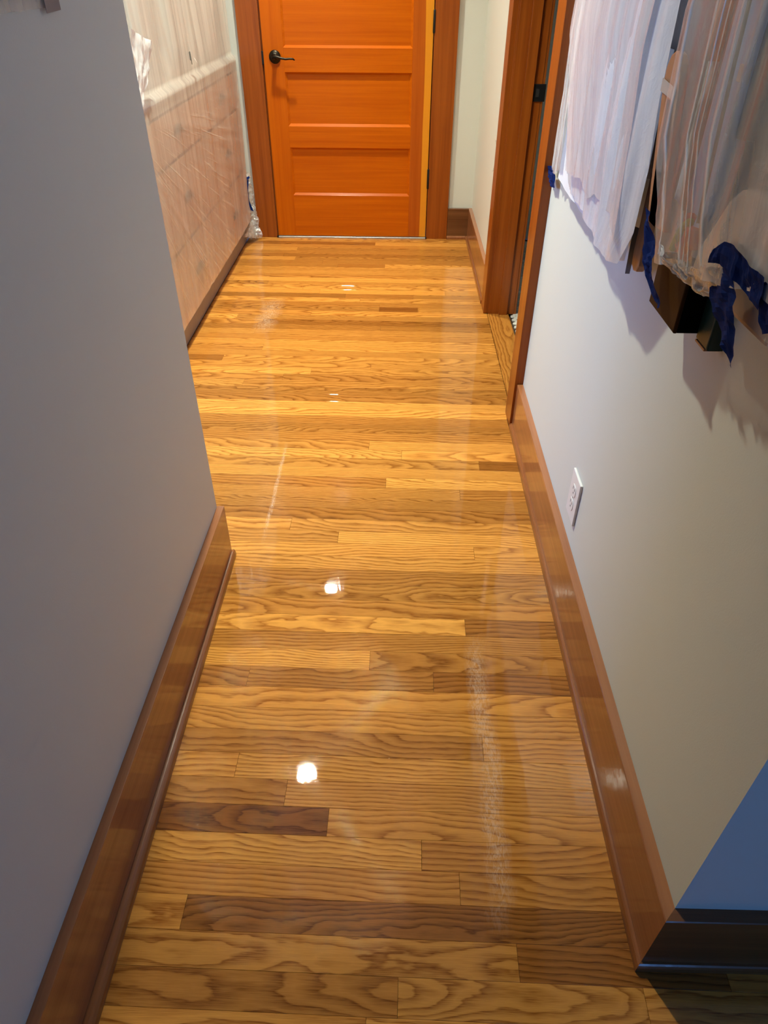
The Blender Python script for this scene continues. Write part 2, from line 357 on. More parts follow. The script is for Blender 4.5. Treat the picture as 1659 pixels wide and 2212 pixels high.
def sheet(name, top, bot, left, right, nu, nv, disp, mat, parent=None, skip=None):
    """film: four boundary polylines of 3-D points; disp(u,v,P) -> offset vector"""
    bm = bmesh.new(); uvl = bm.loops.layers.uv.new('UVMap'); g = []
    for j in range(nv+1):
        row = []
        for i in range(nu+1):
            u, v = i/nu, j/nv; P = V(coons(top, bot, left, right, u, v)); row.append((bm.verts.new(P + V(disp(u, v, P))), (u, 1-v)))
        g.append(row)
    for j in range(nv):
        for i in range(nu):
            if skip and skip(i, j): continue
            q = [g[j][i], g[j+1][i], g[j+1][i+1], g[j][i+1]]
            f = bm.faces.new([a[0] for a in q]); f.smooth = True
            for lp, a in zip(f.loops, q): lp[uvl].uv = a[1]
    return link(name, bm, mat, parent)
def N(x, y, z=0.0): return noise.noise((x, y, z))

# ---------------------------------------------------------------- shell
ZC = 2.44
XR = 0.437            # face of right wall
YC = 0.456            # outer corner of right wall
YB = 4.335            # face of back wall
lw = lambda y: -0.465 + 0.016*(y-1.40)          # face of left wall (very slightly out of square)
def strux(o, label, cat=None): return tag(o, label, None, None, 'structure')

# left wall (foreground) as a slightly skewed prism
strux(prism('wall_left', [(lw(0.12), 0.12), (lw(1.42), 1.42), (-0.60, 1.42), (-0.60, 0.12)], 2, 0, ZC, M['wall']), 'shaded grey painted wall filling the left foreground')
strux(boxes('wall_right', [((XR, YC, 0), (0.553, 2.235, ZC)), ((XR, 3.175, 0), (0.553, YB, ZC)), ((XR, 2.235, 2.06), (0.553, 3.175, ZC)), ((0.553, YC, 0), (3.2, YC+0.116, ZC))], M['wall']),
      'pale painted wall on the right with the doorway and outer corner')
strux(boxes('wall_back', [((-1.62, YB, 0), (-0.745, YB+0.12, ZC)), ((0.185, YB, 0), (XR+1.2, YB+0.12, ZC)), ((-0.745, YB, 2.06), (0.185, YB+0.12, ZC)), ((-0.80, YB+0.125, 0), (0.25, YB+0.2, ZC))], M['wall']),  # last piece: unseen slab behind the door, added to block light
      'pale sage painted wall at the far end around the door')
strux(boxes('wall_cabinet_side', [((-1.62, 2.45, 0), (-1.50, YB, ZC)), ((-2.7, 3.4, 0), (-1.62, 3.5, ZC))], M['wall']), 'pale painted wall behind the masked cabinets')
strux(boxes('wall_opening_left', [((-2.7, 1.30, 0), (-0.6005, 1.42, ZC))], M['wall']), 'painted wall running left behind the foreground wall')
strux(boxes('wall_window_left', [((-2.8, 1.30, 0), (-2.7, 3.5, 0.9)), ((-2.8, 1.30, 2.1), (-2.7, 3.5, ZC)), ((-2.8, 1.30, 0.9), (-2.7, 1.55, 2.1)), ((-2.8, 3.0, 0.9), (-2.7, 3.5, 2.1))], M['wall']), 'painted wall with a window opening in the side room at left')
strux(boxes('wall_behind', [((-2.8, -3.5, 0), (0.75, -3.4, ZC)), ((1.85, -3.5, 0), (3.3, -3.4, ZC)), ((0.75, -3.5, 0), (1.85, -3.4, 1.0)), ((0.75, -3.5, 2.1), (1.85, -3.4, ZC))], M['wall_low_bounce']), 'painted wall behind the viewer with a window opening')
strux(box('wall_far_right', (3.2, -3.5, 0), (3.3, YC+0.116, ZC), M['wall']), 'painted wall closing the near room on the right')
strux(box('wall_near_left', (-2.8, -3.4, 0), (-2.7, 1.29, ZC), M['wall_low_bounce']), 'painted wall closing the near room on the left')
strux(boxes('wall_side_room', [((1.6, YC+0.116, 0), (1.7, YB+0.12, ZC))], M['wall']), 'dim wall inside the room through the doorway')
strux(box('ceiling', (-2.8, -3.5, ZC), (3.3, YB+0.12, ZC+0.1), M['ceil']), 'white ceiling with recessed lights')

# ---------------------------------------------------------------- floor of oak strips
floor = strux(boxes('floor', [((-2.8, -3.5, -0.06), (3.3, YB+0.12, -0.0165))], M['subfloor']), 'varnished oak strip floor')
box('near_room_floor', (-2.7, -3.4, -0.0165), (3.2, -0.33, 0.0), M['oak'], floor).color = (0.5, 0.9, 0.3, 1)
box('side_room_base', (0.556, 0.575, -0.0165), (1.6, YB, -0.006), M['grout'], floor)
K = 0.016; P0 = 0.0566; Y0 = 0.7508
def row_edge(n):
    if n <= 11: v = n
    elif n <= 39.08: v = 11 + (n-11)/1.04
    else: v = 38 + (n-39.08)/1.02
    return Y0 + v*P0
def row_of(yv):
    v = (yv-Y0)/P0
    n = v + (0 if v < 11 else 0.04*(v-11) if v < 38 else 1.08 + 0.02*(v-38))
    return math.floor(n)
JOINTS = [(-.586,4.122),(-.134,4.198),(-.651,4.005),(-.578,3.96),(-.418,3.851),(-.328,3.829),(-.069,3.787),(-.864,3.602),(-.673,3.531),(-.483,3.486),(-.391,3.435),(.243,3.448),
 (-.257,3.376),(.081,3.373),(-.182,3.32),(-.084,3.263),(.101,3.21),(-.406,3.152),(-.749,3.098),(-.621,3.04),(-.072,2.981),(-.639,2.933),(-.576,2.766),(-.102,2.597),(-.344,2.546),
 (-.452,2.496),(-.602,2.438),(-.087,2.0),(.025,1.946),(.281,1.887),(-.025,1.781),(.207,1.724),(-.302,1.566),(-.158,1.51),(.229,1.452),(.184,1.173),(-.05,1.067),(-.33,1.013),(.099,1.008),
 (.197,.842),(-.314,.785),(-.205,.716),(-.116,.669),(.063,.61),(.13,.55),(-.353,.495),(.219,.434),(.02,.38),(.415,.394),(-.03,.349),(0.106,3.21),(-0.084,3.205)]
TONES = [(-.28,.672,.02),(-.12,.500,.10),(.33,.45,.12),(-.10,1.008,.30),(.30,1.15,.24),(-.40,1.01,.30),(.33,1.887,.12),(.02,3.21,.05),(-.35,3.04,.15),(.3,2.98,.30),(-.5,3.38,.22),(-.05,3.376,.33),
 (-.38,.785,.62),(-.43,.495,.66),(-.36,1.566,.75),(-.2,.61,.70),(-.2,1.61,.28),(-.3,3.60,.92),(-.1,3.435,.90),(.2,4.18,.85),(.1,3.83,.85),(-.4,3.32,.70),(-.1,2.20,.85),(-.5,2.55,.75),
 (.1,2.766,.72),(-.2,2.10,.30),(-.3,1.78,.36),(.35,1.724,.36),(.25,2.33,.28),(-.6,2.39,.28),(.0,1.40,.70),(.0,1.345,.36),(-.55,2.28,.80),(-.2,.44,.48),(-.1,.38,.34),(-.8,3.98,.35),(-.3,3.96,.30),(.0,.55,.52)]
jr = {}
for x, y in JOINTS: jr.setdefault(row_of(y+K*x), []).append(x)
tr = {}
for x, y, t in TONES: tr.setdefault(row_of(y+K*x), []).append((x, t))
rb = random.Random(31)
TH = 0.016
SEED = 5
def board(n, xa, xb, tone, rb):
    """one strip: clipped against the walls by its ends; tiny eased top edges"""
    y0, y1 = row_edge(n)+0.00022, row_edge(n+1)-0.00022
    xc = (xa+xb)/2; yc = (y0+y1)/2; hw = (y1-y0)/2; hl = (xb-xa)/2 - 0.00022; e = 0.0004
    bm = bmesh.new()
    lv = [(-hl, -hw), (hl, -hw), (hl, hw), (-hl, hw)]; iv = [(-hl+e, -hw+e), (hl-e, -hw+e), (hl-e, hw-e), (-hl+e, hw-e)]
    A = [bm.verts.new((x, y, -TH)) for x, y in lv]; B = [bm.verts.new((x, y, -0.00025)) for x, y in lv]; Cc = [bm.verts.new((x, y, 0)) for x, y in iv]
    bm.faces.new(A[::-1]); bm.faces.new(Cc)
    for q, w in ((A, B), (B, Cc)):
        for i in range(4): bm.faces.new([q[i], q[(i+1) % 4], w[(i+1) % 4], w[i]])
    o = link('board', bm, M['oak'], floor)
    o.location = (xc, yc - K*xc, rb.uniform(-0.00012, 0.00012)); o.rotation_euler = (0, 0, -K)
    fig = rb.random(); o.color = (tone, fig, rb.random(), 1)
    return o
for n in range(-19, 65):
    ym = (row_edge(n)+row_edge(n+1))/2
    left = -0.452 if ym < 1.40 else (-0.905 if ym > 2.47 else -2.69 if ym > 1.44 else -0.46)
    if 1.40 <= ym < 1.44: left = -0.452
    right = 1.25 if ym < 0.452 else 0.418
    if 2.27 < ym-K*0.41 < 3.15: right = 0.430
    if ym > 4.345: continue
    js = sorted(x for x in jr.get(n, []) if left+0.04 < x < right-0.04)
    if ym < 0.452: js += [rb.uniform(0.55, 0.9)]
    if left < -2: js = [-1.7 + rb.uniform(-.4, .4)] + js
    if not js and rb.random() < 0.25 and left < -0.7: js = [rb.uniform(-0.85, -0.72)]
    ends = [left] + js + [right]
    for k, (a, b) in enumerate(zip(ends, ends[1:])):
        rb = random.Random(n*131 + k*17 + SEED)
        t = min(0.95, max(0.20, rb.gauss(0.55, 0.17)))
        for x, tv in tr.get(n, []):
            if a <= x <= b: t = tv
        board(n, a, b, t, rb)
# doorway transition strip, running the other way, and the tiles beyond it
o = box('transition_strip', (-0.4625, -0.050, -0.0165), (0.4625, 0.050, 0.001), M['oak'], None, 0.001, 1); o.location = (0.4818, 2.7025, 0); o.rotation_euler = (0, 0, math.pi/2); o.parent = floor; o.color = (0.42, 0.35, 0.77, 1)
bm = bmesh.new()
for iy in range(0, 97):
    for ix in range(0, 44):
        cx, cyy = 0.5515 + ix*0.0242 + (0.0121 if iy % 2 else 0), 2.26 + iy*0.021
        if cx > 1.58: continue
        r = 0.0128
        vs = [bm.verts.new((cx + r*math.cos(math.pi/6+math.pi/3*k), cyy + r*math.sin(math.pi/6+math.pi/3*k), 0.0)) for k in range(6)]
        ws = [bm.verts.new((v.co.x, v.co.y, -0.006)) for v in vs]
        bm.faces.new(vs)
        for k in range(6): bm.faces.new([vs[k], ws[k], ws[(k+1) % 6], vs[(k+1) % 6]])
tag(link('tile', bm, M['tile'], floor), 'small white hexagon tiles', None, None, 'stuff')

# ---------------------------------------------------------------- baseboards and shoes
HB = 0.173
def bsect(t, h): return [(0, 0), (t, 0), (t, h-0.0015), (t-0.0015, h), (0, h)]
SHOE = [(0, 0), (0.0125, 0), (0.0125, 0.007), (0.0115, 0.012), (0.009, 0.0165), (0.0055, 0.019), (0, 0.0195)]
def shoe(name, p0, p1, nrm, t=0.0125): return sweep(name, [(o*t/0.0125, z) for o, z in SHOE], p0, p1, nrm, M['shoe_y'])
bt = 0.0185
strux(prism('baseboard_left', [(lw(0.12), 0.12), (lw(1.425), 1.425), (lw(1.425)+bt, 1.425), (lw(0.12)+bt, 0.12)], 2, 0, HB+0.002, M['base_y'], bev=0.001), 'tall stained fir baseboard on the left wall')
# left shoe: rounded strip, its cut end standing proud of the wall end
bm = bmesh.new(); rings = []
for y, k in ((0.12, 1), (1.405, 1), (1.420, 0.97), (1.430, 0.8), (1.436, 0.45)):
    xo = -0.436 + 0.008*(y-1.434); xi = lw(min(y, 1.42)) + bt
    w = (xo-xi); rings.append([bm.verts.new((xi + w*(1 if k > 0.9 else k*0.6+0.4)*o/0.0125, y, z*(1 if k > 0.9 else k*0.5+0.5))) for o, z in SHOE])
for a, b in zip(rings, rings[1:]):
    for i in range(len(a)): bm.faces.new([a[i], b[i], b[(i+1) % len(a)], a[(i+1) % len(a)]])
bm.faces.new(rings[0]); bm.faces.new(rings[-1][::-1]); bmesh.ops.recalc_face_normals(bm, faces=bm.faces[:])
strux(link('trim_1', bm, M['shoe_y']), 'rounded shoe moulding at the foot of the left baseboard')
sect = bsect(0.020, HB)
bb = strux(sweep('baseboard_right', sect, (XR, YC), (XR, 2.128), (-1, 0), M['base_y'], None, 1.0), 'tall stained fir baseboard under the outlet on the right wall')
strux(sweep('trim_2', [(o*0.68, z) for o, z in SHOE], (XR-0.020, YC-0.020), (XR-0.020, 2.195), (-1, 0), M['shoe_y'], None, 1.0), 'thin shoe moulding along the right baseboard')
strux(sweep('baseboard_corner', sect, (XR+0.0002, YC), (3.2, YC), (0, -1), M['base_x_shade'], None, 1.0), 'dark shaded baseboard turning the outer corner at lower right')
strux(sweep('trim_3', [(o*0.68, z) for o, z in SHOE], (XR-0.0198, YC-0.020), (3.2, YC-0.020), (0, -1), M['base_x_shade'], None, 1.0), 'shoe moulding below the dark corner baseboard')
strux(sweep('baseboard_far_right', sect, (XR, 3.290), (XR, YB), (-1, 0), M['base_y']), 'stained baseboard between the right doorway and the far corner')
strux(shoe('trim_4', (XR-0.020, 3.29), (XR-0.020, YB-0.02), (-1, 0), 0.0085), 'shoe moulding of the far right baseboard')
strux(sweep('baseboard_back', sect, (0.294, YB), (XR-0.020, YB), (0, -1), M['base_x_shade']), 'short shade-darkened baseboard right of the far door')
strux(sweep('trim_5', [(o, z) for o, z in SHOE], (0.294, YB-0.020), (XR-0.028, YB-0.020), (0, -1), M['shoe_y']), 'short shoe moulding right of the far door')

# ---------------------------------------------------------------- far door
yf = 4.318   # door face
strux(box('trim_6', (-0.847, 4.312, 0), (-0.732, YB, 2.045), M['casing'], None, 0.0015), 'left casing of the far door')
strux(box('trim_7', (0.170, 4.312, 0), (0.293, YB, 2.045), M['casing'], None, 0.0015), 'right casing of the far door')
strux(box('trim_8', (-0.86, 4.308, 2.046), (0.306, YB, 2.17), M['casing_h'], None, 0.0015), 'head casing of the far door')
strux(boxes('trim_9', [((-0.744, YB+0.001, 0), (-0.726, YB+0.12, 2.045)), ((0.168, YB+0.001, 0), (0.184, YB+0.12, 2.045)), ((-0.744, YB+0.001, 2.045), (0.184, YB+0.12, 2.06))], M['casing']), 'jamb around the far door')
D = strux(empty('door_1', (-0.278, yf, 0.0)), 'orange fir five-panel door closed at the far end')
XL0, XL1, XR0, XR1 = -0.7235, -0.617, 0.061, 0.1655
zb = [0.008, 0.239]
rails = [(0.010, 0.239), (0.490, 0.597), (0.851, 0.960), (1.212, 1.319), (1.571, 1.678), (1.930, 2.038)]
DT = 0.035
box('stile', (XL0, yf, 0.010), (XL1, yf+DT, 2.038), M['fir_v'], D, 0.0008, 1)
box('stile', (XR0, yf, 0.010), (XR1, yf+DT, 2.038), M['fir_sap'], D, 0.0008, 1)
for a, b in rails: box('rail', (XL1, yf, a), (XR0, yf+DT, b), M['fir_h'], D, 0.0006, 1)
for (a0, a1), (b0, b1) in zip(rails, rails[1:]):
    pn = box('panel', (XL1-0.004, yf+0.0135, a1-0.004), (XR0+0.004, yf+0.023, b0+0.004), M['fir_h'], D)
    # sloped sticking round the panel: four little mouldings, mitred
    s_ = 0.011; x0, x1, z0, z1 = XL1, XR0, a1, b0
    bm = bmesh.new()
    O = [(x0, z0), (x1, z0), (x1, z1), (x0, z1)]; I = [(x0+s_, z0+s_), (x1-s_, z0+s_), (x1-s_, z1-s_), (x0+s_, z1-s_)]
    vo = [bm.verts.new((x, yf+0.0015, z)) for x, z in O]; vi = [bm.verts.new((x, yf+0.0134, z)) for x, z in I]; vb = [bm.verts.new((x, yf+0.0134, z)) for x, z in O]
    for i in range(4):
        j = (i+1) % 4; bm.faces.new([vo[i], vo[j], vi[j], vi[i]]); bm.faces.new([vo[i], vb[i], vb[j], vo[j]]); bm.faces.new([vi[i], vi[j], vb[j], vb[i]])
    bmesh.ops.recalc_face_normals(bm, faces=bm.faces[:])
    link('panel_moulding', bm, M['fir_h'], pn)
for z0, z1 in ((0.281, 0.387), (1.026, 1.126), (1.77, 1.87)):
    h = tube('hinge', [(0.1680, yf-0.006, z0), (0.1680, yf-0.006, z0+0.004), (0.1680, yf-0.006, z1-0.004), (0.1680, yf-0.006, z1)], [0.0045, 0.0062, 0.0062, 0.0045], M['black'], D, 10)
    box('leaf', (0.1662, yf-0.003, z0), (0.1695, yf+0.002, z1), M['black'], h)
box('strike_lip', (-0.7330, yf-0.0075, 0.885), (-0.7225, yf-0.0005, 0.945), M['black'], D, 0.001, 1)
hd = lathe('lever_handle', [(0.031, 0.0), (0.031, 0.004), (0.029, 0.008), (0.022, 0.011), (0.015, 0.013), (0.012, 0.020), (0.011, 0.045), (0.012, 0.055), (0.009, 0.060)], (-0.663, yf, 0.919), (0, -1, 0), M['bronze'], D)
tube('lever', [(-0.667, yf-0.054, 0.921), (-0.650, yf-0.056, 0.924), (-0.625, yf-0.056, 0.918), (-0.600, yf-0.056, 0.914), (-0.578, yf-0.056, 0.916), (-0.562, yf-0.055, 0.915), (-0.553, yf-0.054, 0.909)], [0.009, 0.0085, 0.0062, 0.0052, 0.0048, 0.0044, 0.003], M['bronze'], hd, 10)
strux(box('trim_10', (-0.723, 4.305, 0), (0.167, 4.45, 0.0075), M['alu'], None, 0.001, 1), 'pale metal sill under the far door')
box('side_cap', (-0.733, 4.303, 0.0), (-0.722, 4.317, 0.010), M['black'], bpy.data.objects['trim_10'])
box('side_cap', (0.166, 4.303, 0.0), (0.172, 4.311, 0.010), M['black'], bpy.data.objects['trim_10'])

# ---------------------------------------------------------------- right doorway: casings, jamb, strike plate
strux(box('trim_11', (0.4125, 3.171, 0), (XR, 3.288, 2.045), M['casing'], None, 0.0015), 'far casing of the right doorway')
strux(box('trim_12', (0.4085, 2.130, 0), (XR, 2.243, 2.045), M['casing'], None, 0.0015), 'near casing of the right doorway beside the taped plastic')
strux(box('trim_13', (0.408, 2.12, 2.046), (XR, 3.30, 2.17), M['casing'], None, 0.0015), 'head casing of the right doorway')
J = strux(empty('door_2', (0.48, 3.165, 0)), 'open right doorway lined in red-brown fir')
box('jamb', (0.4385, 3.164, 0), (0.556, 3.1745, 2.05), M['casing'], J, 0.0008, 1)
box('jamb_bead', (0.4335, 3.1665, 0), (0.450, 3.1705, 2.05), M['casing'], J, 0.0008, 1)
box('jamb', (0.4385, 2.2355, 0), (0.556, 2.2455, 2.05), M['casing'], J, 0.0008, 1)
box('door_stop', (0.484, 3.152, 0), (0.522, 3.1638, 2.05), M['casing'], J, 0.0008, 1)
box('door_stop', (0.484, 2.2458, 0), (0.522, 2.2572, 2.05), M['casing'], J, 0.0008, 1)
sp_ = box('strike_plate', (0.525, 3.1605, 0.876), (0.571, 3.1638, 0.936), M['black'], J, 0.001, 1)
box('latch_hole', (0.534, 3.1597, 0.892), (0.546, 3.1603, 0.920), M['dark'], sp_)
box('room_casing', (0.5565, 3.166, 0), (0.566, 3.24, 2.1), M['casing'], J, 0.0015)
box('room_casing', (0.5565, 2.17, 0), (0.566, 2.244, 2.1), M['casing'], J, 0.0015)

# ---------------------------------------------------------------- outlet
O = tag(empty('wall_outlet', (XR, 1.330, 0.294)), 'white duplex outlet low on the right wall above the baseboard', 'outlet')
bm = box_bm((XR-0.0065, 1.291, 0.2345), (XR, 1.369, 0.3535), 0.0022, 2)
link('cover_plate', bm, M['white_plastic'], O)
for zc in (0.3135, 0.2745):
    pts = []
    for k in range(24):
        a = 2*math.pi*k/24; r = 0.0172
        pts.append((1.330 + r*math.cos(a), zc + max(-0.0142, min(0.0142, r*math.sin(a)))))
    rc = prism('receptacle', pts, 0, XR-0.0078, XR-0.0060, M['white_plastic'], O)
    box('slot', (XR-0.0081, 1.3225, zc+0.001), (XR-0.0077, 1.3245, zc+0.0085), M['dark'], rc)
    box('slot', (XR-0.0081, 1.3355, zc+0.001), (XR-0.0077, 1.3375, zc+0.0095), M['dark'], rc)
    box('ground_hole', (XR-0.0081, 1.3282, zc-0.0085), (XR-0.0077, 1.3318, zc-0.0045), M['dark'], rc)
lathe('cover_screw', [(0.0028, 0), (0.0028, 0.0006), (0.0018, 0.0010)], (XR-0.0064, 1.330, 0.294), (-1, 0, 0), M['alu'], O, 12)

# ---------------------------------------------------------------- cabinets on the left under film
CB = tag(empty('base_cabinet', (-1.2, 3.2, 0)), 'brown wooden drawer cabinet seen through hazy plastic at far left', 'cabinet')
box('carcass', (-1.495, 2.47, 0.085), (-0.897, 4.325, 0.865), M['cab'], CB)
tk = box('toe_board', (-0.925, 2.47, 0.001), (-0.906, 4.325, 0.060), M['toe'], CB, 0.001, 1)
box('toe_rail', (-0.93, 2.47, 0.0605), (-0.902, 4.325, 0.0845), M['toe'], CB, 0.001, 1)
for y0, y1 in ((2.645, 3.475), (3.495, 4.305)):
    for z0, z1 in ((0.700, 0.855), (0.395, 0.685), (0.108, 0.380)):
        dr = box('drawer', (-0.8968, y0, z0), (-0.877, y1, z1), M['cab'], CB, 0.0015, 1)
        yc, zc = (y0+y1)/2, (z0+z1)/2 + (0.0 if z1 > 0.8 else -0.01)
        # cup pull: half dome, open below
        bm = bmesh.new(); R = []
        for i in range(9):
            th = math.pi*i/8; row = []
            for j in range(6):
                ph = math.pi/2*j/5
                row.append(bm.verts.new((-0.877 + 0.0085*math.cos(ph), yc - 0.070*math.cos(th)*(0.55+0.45*math.sin(ph)), zc - 0.012 + 0.040*math.sin(th)*math.sin(ph) + 0.010*math.cos(ph))))
            R.append(row)
        for a, b in zip(R, R[1:]):
            for j in range(5): bm.faces.new([a[j], b[j], b[j+1], a[j+1]])
        bmesh.ops.remove_doubles(bm, verts=bm.verts[:], dist=1e-4); bmesh.ops.solidify(bm, geom=bm.faces[:], thickness=0.002)
        link('cup_pull', bm, M['black'], dr, True)
tag(box('countertop', (-1.495, 2.47, 0.8655), (-0.873, 4.325, 0.905), M['counter'], None, 0.003), 'pale counter slab on the masked cabinet at far left', 'countertop')
UC = tag(empty('upper_cabinet', (-1.35, 3.2, 1.45)), 'wooden wall cabinet hidden behind the hazy plastic curtain', 'cabinet')
box('carcass', (-1.498, 2.47, 1.42), (-1.19, 4.30, 2.25), M['cab'], UC)
for y0, y1 in ((2.48, 3.36), (3.38, 4.28)): box('cabinet_door', (-1.1898, y0, 1.43), (-1.17, y1, 2.24), M['cab'], UC, 0.002, 1)

def prof_x(z):
    """film hangs as a curtain, breaks over the counter edge, tucks in at the toe"""
    if z > 0.93: return -0.872 - 0.010*math.sin((z-0.93)*3)
    if z > 0.86: return -0.8665
    return -0.8655 - 0.005*max(0, (0.30-z)/0.30)**2 + 0.002*math.sin((0.86-z)*8)
def cab_disp(u, v, P):
    y, z = P.y, P.z
    d = 0.0
    if z > 0.93:
        a = 0.016*N(y*7, z*0.9, 1) + 0.008*N(y*19+z*2, z*1.2, 4) + 0.004*N(y*43+z*3, z*2.0, 9)
        a *= min(1, (z-0.92)/0.12)
        d = a - 0.010
    else:
        fan = math.atan2(z-0.90, y-2.45)                     # taut creases fanning from the near top corner
        d = 0.0045*abs(N(fan*26, math.hypot(z-.9, y-2.45)*0.8, 2)) + 0.003*N(y*24, z*1.4, 3)
        d = max(d, -0.0015)*min(1, max(0.15, (0.90-z)/0.15))
        # rest against the pulls
        for yc in (3.06, 3.90):
            for zc in (0.775, 0.527, 0.231): d += 0.002*math.exp(-((y-yc)/0.085)**2-((z-zc)/0.060)**2)
    return (prof_x(z) + d - P.x, 0, 0)
S = sheet('masking_film', [(-.87, 2.42, 2.43), (-.87, 4.285, 2.43)], [(-.87, 2.42, .112), (-.87, 2.6, .120), (-.87, 3.2, .119), (-.87, 4.0, .114), (-.87, 4.22, .12)], [(-.87, 2.42, 2.43), (-.87, 2.42, .112)], [(-.87, 4.285, 2.43), (-.87, 4.285, .90), (-.87, 4.22, .12)],
          110, 150, cab_disp, M['film_c'], None, lambda i, j: (j in (92, 93) and i in (59, 60)) or (j == 94 and i == 60))
tag(S, 'large hazy plastic sheet draped over the cabinets at far left', 'plastic sheet')
# white folded flap of the same film
fl = sheet('folded_flap', [(-.835, 2.56, 1.14), (-.835, 2.735, 1.095)], [(-.845, 2.56, .93), (-.850, 2.60, .925)], [(-.835, 2.56, 1.14), (-.845, 2.56, .93)], [(-.835, 2.735, 1.095), (-.845, 2.70, 1.02), (-.850, 2.60, .925)], 16, 16,
           lambda u, v, P: (0.010*N(P.y*40, P.z*40, 5)+0.012*u*(1-v), 0, 0), M['film_w'], S)
# torn hole's curled rim
sheet('torn_flap', [(-.862, 3.400, .995), (-.862, 3.43, .985)], [(-.845, 3.405, .965), (-.850, 3.425, .960)], [(-.862, 3.400, .995), (-.845, 3.405, .965)], [(-.862, 3.43, .985), (-.850, 3.425, .960)], 4, 4, lambda u, v, P: (0, 0, 0), M['film_w'], S)
# crumpled corner of film beside the door casing
def crum(u, v, P): return (0.012*N(P.x*55, P.z*22, 3)+0.010*N(P.x*110, P.z*60, 8), -abs(0.030*N(P.x*35+2, P.z*14, 6))-0.018*abs(N(P.x*90, P.z*50, 1)), 0.006*N(P.x*60, P.z*60, 2))
X = tag(sheet('crumpled_film', [(-.935, 4.235, .370), (-.897, 4.27, .395), (-.848, 4.29, .350)], [(-.935, 4.13, .035), (-.862, 4.262, .012), (-.822, 4.270, .012)], [(-.935, 4.235, .370), (-.895, 4.225, .2), (-.935, 4.13, .035)], [(-.848, 4.29, .350), (-.846, 4.29, .2), (-.822, 4.270, .012)],
          34, 60, crum, M['film_x']), 'crumpled clear plastic bunched in the corner beside the far door casing', 'plastic sheet')
sheet('trailing_edge', [(-.872, 4.262, .11), (-.856, 4.285, .08)], [(-.880, 4.06, .075), (-.842, 4.262, .004)], [(-.872, 4.262, .11), (-.880, 4.06, .075)], [(-.856, 4.285, .08), (-.842, 4.262, .004)], 14, 14, lambda u, v, P: (0.006*N(P.x*60, P.y*40, 3), 0, 0.008*abs(N(P.x*70, P.y*50, 6))), M['film_x'], X)

def tape(name, pts, th=0.0006, mat=None, parent=None):
    """strip of tape: outline of 3-D points (fan) given thickness"""
    bm = bmesh.new(); vs = [bm.verts.new(p) for p in pts]; f = bm.faces.new(vs); bmesh.ops.triangulate(bm, faces=[f])
    bmesh.ops.recalc_face_normals(bm, faces=bm.faces[:])
    bmesh.ops.solidify(bm, geom=bm.faces[:], thickness=th); return link(name, bm, mat or M['tape'], parent)
def ribbon(name, L, R, mat, nv=18, nu=6, disp=None, th=0.0006, parent=None):
    """crinkled strip between two edge polylines"""
    bm = bmesh.new(); g = []
    for j in range(nv+1):
        a, b = V(poly_at(L, j/nv)), V(poly_at(R, j/nv)); row = []
        for i in range(nu+1):
            p = a.lerp(b, i/nu); row.append(bm.verts.new(p + V(disp(i/nu, j/nv, p)) if disp else p))
        g.append(row)
    for j in range(nv):
        for i in range(nu): bm.faces.new([g[j][i], g[j+1][i], g[j+1][i+1], g[j][i+1]])
    bmesh.ops.solidify(bm, geom=bm.faces[:], thickness=th); return link(name, bm, mat, parent)
TG = None
tag(tape('blue_tape', [(-.899, 4.298, .502), (-.887, 4.300, .503), (-.884, 4.300, .46), (-.884, 4.300, .405), (-.890, 4.299, .39)]), 'blue tape strip on the far wall, higher of two beside the cabinet', 'tape')
tag(tape('blue_tape', [(-.897, 4.297, .372), (-.886, 4.299, .385), (-.883, 4.299, .34), (-.886, 4.299, .315), (-.894, 4.297, .31)]), 'short blue tape strip just above the crumpled plastic', 'tape')
tag(ribbon('blue_tape', [(-.872, 4.262, .33), (-.876, 4.25, .27), (-.876, 4.25, .22), (-.866, 4.25, .17)], [(-.862, 4.268, .332), (-.869, 4.252, .27), (-.868, 4.252, .22), (-.850, 4.262, .16)], M['tape']), 'narrow blue tape down the edge of the crumpled plastic', 'tape')
tag(tape('blue_tape', [(-.872, 4.258, .345), (-.858, 4.262, .352), (-.853, 4.263, .344), (-.862, 4.262, .334), (-.872, 4.258, .332)]), 'tiny blue tape hook at the top of the crumpled plastic', 'tape')

